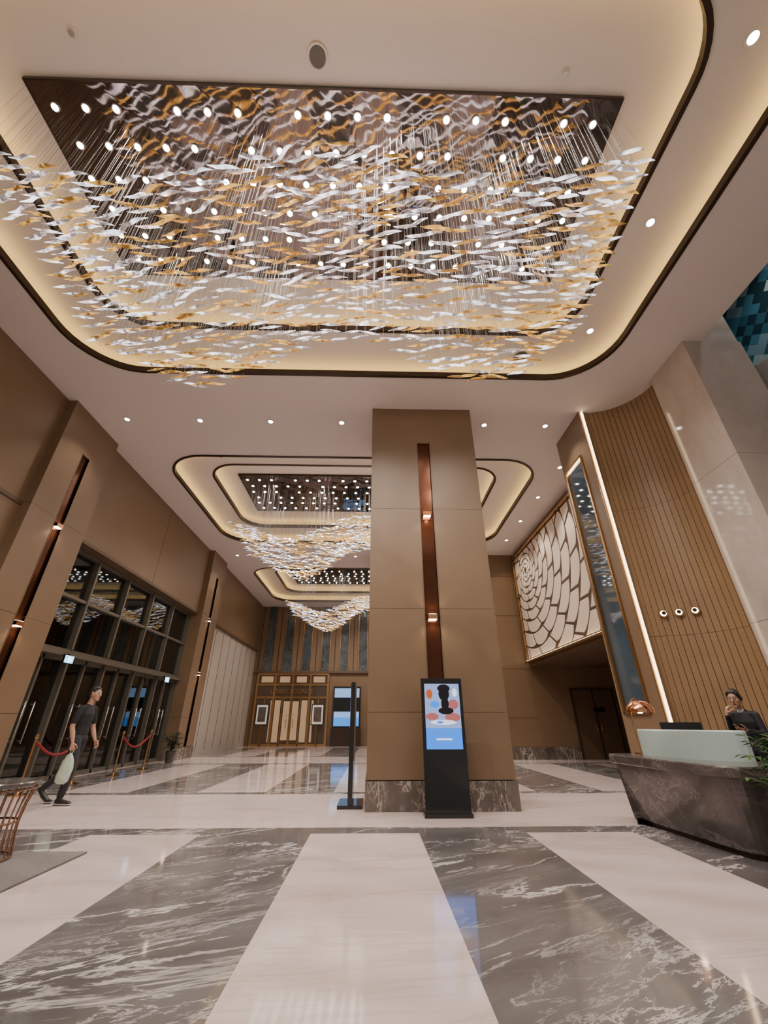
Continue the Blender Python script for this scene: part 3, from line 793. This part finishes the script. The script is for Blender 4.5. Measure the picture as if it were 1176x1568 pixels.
def head(mb, pos, yaw, pitch, scale=1.0, hair='short'):
    s = [((-.010, 0, .010), (.092, .072, .102), (-.010, 0, .010), (.092, .072, .102), SK1),
         ((.02, 0, -.050), (.060, .056, .055), (.036, 0, -.078), (.046, .040, .034), SK1),
         ((.066, 0, -.096), (.020, .022, .017), (.066, 0, -.096), (.020, .022, .017), SK1),
         ((.078, 0, .014), (.011, .011, .012), (.095, 0, -.020), (.014, .014, .011), SK1),
         ((.086, .013, -.026), (.010, .008, .007), (.086, -.013, -.026), (.010, .008, .007), SK1),
         ((.071, -.034, .034), (.012, .018, .008), (.071, .034, .034), (.012, .018, .008), SK1),
         ((.079, -.015, -.055), (.010, .010, .005), (.079, .015, -.055), (.010, .010, .005), SKL),
         ((.078, -.013, -.064), (.010, .010, .005), (.078, .013, -.064), (.010, .010, .005), SKL),
         ((.045, -.040, -.022), (.030, .022, .024), (.045, -.040, -.022), (.030, .022, .024), SK1),
         ((.045, .040, -.022), (.030, .022, .024), (.045, .040, -.022), (.030, .022, .024), SK1)]
    for sg in (-1, 1):
        s.append(((-.008, sg*.080, .018), (.015, .008, .015), (-.003, sg*.077, -.020), (.009, .007, .011), SK1))
    s.append(((-.022, 0, .040), (.090, .077, .088), (-.022, 0, .040), (.090, .077, .088), HAIR))
    s.append(((-.046, 0, .005), (.066, .074, .070), (-.046, 0, -.025), (.058, .062, .055), HAIR))
    s.append(((.030, -.032, .084), (.034, .030, .020), (.030, .032, .084), (.034, .030, .020), HAIR))
    if hair == 'bun':
        s.append(((-.12, 0, -.01), (.042, .042, .042), (-.122, 0, -.015), (.042, .042, .042), HAIR))
        s.append(((.020, -.055, .055), (.040, .026, .040), (-.02, -.070, .0), (.040, .018, .045), HAIR))
        s.append(((.020, .055, .055), (.040, .026, .040), (-.02, .070, .0), (.040, .018, .045), HAIR))
    V, F, T = blobs_to_mesh(s, .004, 3)
    xf = Matrix.Translation(pos) @ Matrix.Rotation(yaw, 4, 'Z') @ Matrix.Rotation(pitch, 4, 'Y') @ Matrix.Scale(scale, 4)
    merge(mb, V, F, T, xf)
    for sg in (-1, 1):
        for cpt, r_, m in (((.0665, sg*.029, .012), .0115, EYEW), ((.0738, sg*.029, .011), .0058, EYED)):
            bm = bmesh.new(); bmesh.ops.create_uvsphere(bm, u_segments=12, v_segments=8, radius=r_, matrix=Matrix.Translation(cpt))
            bm.verts.index_update()
            merge(mb, [v.co[:] for v in bm.verts], [tuple(v.index for v in f_.verts) for f_ in bm.faces], [m]*len(bm.faces), xf); bm.free()
        merge(mb, *blobs_to_mesh([((.081, sg*.018, .034), (.006, .006, .0035), (.072, sg*.046, .034), (.006, .006, .0035), HAIR)], .003, 1), xf)

def hand(mb, wrist, d, n, side, curl=(25, 45, 35), xf=None, scale=1.0):
    d = Vector(d).normalized(); n = Vector(n); n = (n-d*n.dot(d)).normalized(); s_ = d.cross(n)*side; w = Vector(wrist); k = scale
    segs = []
    for o_ in (-.028, -.009, .010, .028):
        segs.append((w+d*.0*k, .019*k, w+d*.085*k+s_*o_*k, .0125*k, SK1))
    for o_, L_ in ((.029, .068), (.010, .076), (-.009, .071), (-.027, .056)):
        p = w+d*.085*k+s_*o_*k; ang = 0; r_ = .0092*k
        for j, (fr, cu) in enumerate(zip((.45, .30, .25), curl)):
            ang += math.radians(cu); q = p+(d*math.cos(ang)+n*math.sin(ang))*L_*fr*k
            segs.append((p, r_, q, r_*.9, SK1)); p = q; r_ *= .9
    p = w+d*.022*k+s_*.022*k; q = p+(d*.55+s_*.65+n*.35).normalized()*.04*k; r2_ = q+(d*.8+s_*.15+n*.55).normalized()*.032*k; r3_ = r2_+(d*.85+n*.5).normalized()*.024*k
    segs += [(p, .014*k, q, .0115*k, SK1), (q, .011*k, r2_, .0095*k, SK1), (r2_, .0095*k, r3_, .008*k, SK1)]
    segs = [(tuple(a_), ra, tuple(b_), rb, t_) for a_, ra, b_, rb, t_ in segs]
    merge(mb, *blobs_to_mesh(segs, .0035, 1), xf)

mb = MB()
B = [((0, 0, .95), (.112, .150, .10), (0, 0, 1.02), (.105, .142, .07), PANT),
     ((0, 0, 1.00), (.116, .150, .06), (0.005, 0, 1.12), (.106, .140, .08), TSH),
     ((.005, 0, 1.12), (.106, .140, .08), (.015, 0, 1.30), (.118, .165, .09), TSH),
     ((.015, 0, 1.30), (.118, .165, .09), (.01, 0, 1.395), (.085, .145, .055), TSH),
     ((.01, -.13, 1.405), (.058, .05, .045), (.01, .13, 1.405), (.058, .05, .045), TSH),
     ((.01, 0, 1.425), (.060, .080, .035), (.012, 0, 1.455), (.056, .062, .015), TSH),
     ((.015, 0, 1.44), (.052, .054, .04), (.045, 0, 1.55), (.050, .050, .04), SK1),
     ((.01, -.170, 1.39), .060, (.0, -.210, 1.29), .056, TSH), ((.0, -.210, 1.29), .056, (-.012, -.230, 1.19), .055, TSH),
     ((-.01, -.23, 1.20), .042, (-.015, -.24, 1.11), .040, SK1), ((-.015, -.24, 1.11), .040, (.03, -.245, 1.01), .040, SK1), ((.03, -.245, 1.01), .040, (.08, -.255, .885), .025, SK1),
     ((.01, .170, 1.39), .060, (.02, .210, 1.29), .056, TSH), ((.02, .210, 1.29), .056, (.03, .230, 1.19), .055, TSH),
     ((.03, .23, 1.20), .042, (.04, .24, 1.11), .040, SK1), ((.04, .24, 1.11), .040, (.08, .245, 1.01), .040, SK1), ((.08, .245, 1.01), .040, (.14, .245, .90), .025, SK1),
     ((0, -.085, .92), (.105, .088, .09), (.055, -.09, .70), (.086, .080, .08), PANT), ((.055, -.09, .70), (.086, .080, .08), (.10, -.09, .50), (.066, .066, .066), PANT),
     ((.10, -.09, .50), .066, (.075, -.09, .34), (.066, .062, .06), PANT), ((.075, -.09, .34), (.066, .062, .06), (.045, -.09, .12), (.055, .052, .03), PANT),
     ((0, .085, .92), (.105, .088, .09), (-.02, .09, .70), (.086, .080, .08), PANT), ((-.02, .09, .70), (.086, .080, .08), (-.06, .09, .50), (.066, .066, .066), PANT),
     ((-.06, .09, .50), .066, (-.20, .09, .38), .063, PANT), ((-.20, .09, .38), .063, (-.37, .09, .235), .050, PANT)]
merge(mb, *blobs_to_mesh(B, .009, 5))
SH = [((.02, -.09, .06), (.045, .038, .045), (.10, -.10, .05), (.05, .042, .035), SHOE), ((.10, -.10, .05), (.05, .042, .035), (.21, -.105, .035), (.045, .042, .024), SHOE),
      ((.0, -.09, .018), (.035, .036, .016), (.22, -.105, .018), (.045, .044, .016), SOLE), ((.05, -.09, .13), .04, (.04, -.09, .07), .042, SHOE)]
merge(mb, *blobs_to_mesh(SH, .006, 2))
SH = [((-.42, .09, .19), (.04, .038, .045), (-.34, .09, .10), (.045, .042, .04), SHOE), ((-.34, .09, .10), (.045, .042, .04), (-.27, .095, .045), (.045, .042, .03), SHOE), ((-.27, .095, .04), (.045, .042, .026), (-.21, .095, .034), (.04, .04, .02), SHOE),
      ((-.44, .09, .155), (.022, .034, .022), (-.28, .09, .018), (.02, .042, .016), SOLE), ((-.28, .09, .018), (.02, .042, .016), (-.20, .095, .018), (.04, .042, .015), SOLE), ((-.37, .09, .24), .04, (-.40, .09, .18), .04, SHOE)]
merge(mb, *blobs_to_mesh(SH, .006, 2))
head(mb, (.07, 0, 1.63), math.radians(-6), math.radians(2), 1.03)
hand(mb, (.083, -.256, .875), (.22, 0, -1), (-.2, 1, 0), 1, (45, 70, 50))
hand(mb, (.145, .245, .895), (.5, 0, -.8), (-.2, -1, 0), -1, (20, 35, 25))
man = mb.obj('walking_man'); man.location = (-5.15, 8.25, 0); man.scale = (1.02, 1.02, 1.02)
bg = MB(); M_bag = simple('plastic_bag', (.46, .55, .44), .35, var=.25, scale=14, bump=.5)
hx, hy, hz = .105, -.225, .80
rn = random.Random(2); loops = []
for (zz, rx, ry) in ((-.06, .016, .012), (-.10, .05, .03), (-.17, .085, .05), (-.28, .11, .065), (-.38, .115, .07), (-.46, .10, .06), (-.49, .06, .03)):
    loops.append([(hx+rx*(1+rn.uniform(-.12, .12))*math.cos(a_)+zz*.05, hy-.02+ry*(1+rn.uniform(-.15, .15))*math.sin(a_), hz+zz+rn.uniform(-.01, .01)) for a_ in [2*pi*k/14 for k in range(14)]])
bg.loft(loops, M_bag, True, True, True)
for o_ in (-.012, .012): bg.tube([(hx+o_, hy-.02, hz-.07), (hx+o_*2.2, hy-.01, hz-.03), (hx+o_, hy, hz), (hx-o_*.2, hy+.008, hz-.03)], .006, M_bag, 6)
bo = bg.obj('carried_plastic_bag'); bo.location = (-5.15, 8.25, 0)

mb = MB()
B = [((0, 0, .88), (.10, .15, .10), (0, 0, 1.0), (.085, .12, .08), SUIT), ((0, 0, 1.0), (.085, .12, .08), (.02, 0, 1.2), (.105, .138, .08), SUIT),
     ((.02, 0, 1.2), (.105, .138, .08), (.03, 0, 1.29), (.075, .115, .05), SUIT), ((.03, -.10, 1.30), (.05, .04, .04), (.03, .10, 1.30), (.05, .04, .04), SUIT),
     ((.035, -.03, 1.33), (.04, .04, .03), (.035, .03, 1.33), (.04, .04, .03), SUIT),
     ((.055, 0, 1.325), (.040, .040, .025), (.06, 0, 1.345), (.038, .042, .016), SHIRTW), ((.045, 0, 1.33), .038, (.08, 0, 1.42), .038, SK1),
     ((.03, -.135, 1.285), .048, (.06, -.18, 1.06), .042, SUIT), ((.06, -.18, 1.06), .042, (.20, -.11, 1.27), .031, SUIT), ((.20, -.11, 1.27), .027, (.203, -.105, 1.29), .024, SK1),
     ((.03, .135, 1.285), .048, (.05, .18, 1.06), .042, SUIT), ((.05, .18, 1.06), .042, (.27, .10, 1.10), .031, SUIT), ((.27, .10, 1.10), .027, (.29, .09, 1.105), .024, SK1),
     ((0, -.075, .85), (.10, .085, .09), (.01, -.08, .48), .06, SUIT), ((.01, -.08, .48), .06, (0, -.08, .10), .042, SUIT),
     ((0, .075, .85), (.10, .085, .09), (.01, .08, .48), .06, SUIT), ((.01, .08, .48), .06, (0, .08, .10), .042, SUIT),
     ((-.01, -.08, .06), (.04, .035, .05), (.13, -.085, .035), (.04, .036, .025), SHOE), ((-.01, .08, .06), (.04, .035, .05), (.13, .085, .035), (.04, .036, .025), SHOE)]
merge(mb, *blobs_to_mesh(B, .008, 4))
head(mb, (.105, 0, 1.49), math.radians(5), math.radians(12), .95, 'bun')
hand(mb, (.203, -.105, 1.295), (-.12, .28, 1), (-.6, .6, -.1), -1, (25, 40, 30), scale=.92)
hand(mb, (.29, .09, 1.108), (1, -.35, .15), (0, -.3, 1), -1, (20, 45, 30), scale=.92)
wo = mb.obj('receptionist'); wo.location = (4.98, 5.95, 0); wo.rotation_euler = (0, 0, math.radians(205))
ph = MB(); ph.obox((.385, .06, 1.165), (.035, 0, .02), (0, .035, 0), (-.003, 0, .005), M_black); ph.obox((.383, .06, 1.171), (.032, 0, .018), (0, .031, 0), (-.0003, 0, .0006), M_swhite)
po = ph.obj('smartphone'); po.location = wo.location; po.rotation_euler = wo.rotation_euler

# ------------------------------------------------------------ world and camera
W = bpy.data.worlds.new('World'); S.world = W; W.use_nodes = True
W.node_tree.nodes['Background'].inputs[0].default_value = (.95, .84, .76, 1); W.node_tree.nodes['Background'].inputs[1].default_value = .38  # uniform warm background added as ambient fill through the open end behind camera
cd = bpy.data.cameras.new('Camera'); cam = bpy.data.objects.new('Camera', cd); COL.objects.link(cam)
cd.sensor_fit = 'VERTICAL'; cd.sensor_height = 36; cd.lens = 36*620/1568; cd.clip_start = .05; cd.clip_end = 200
cam.location = (0, 0, 1.2); cam.rotation_euler = (math.radians(90+27.45), 0, math.radians(-1.4))
S.camera = cam
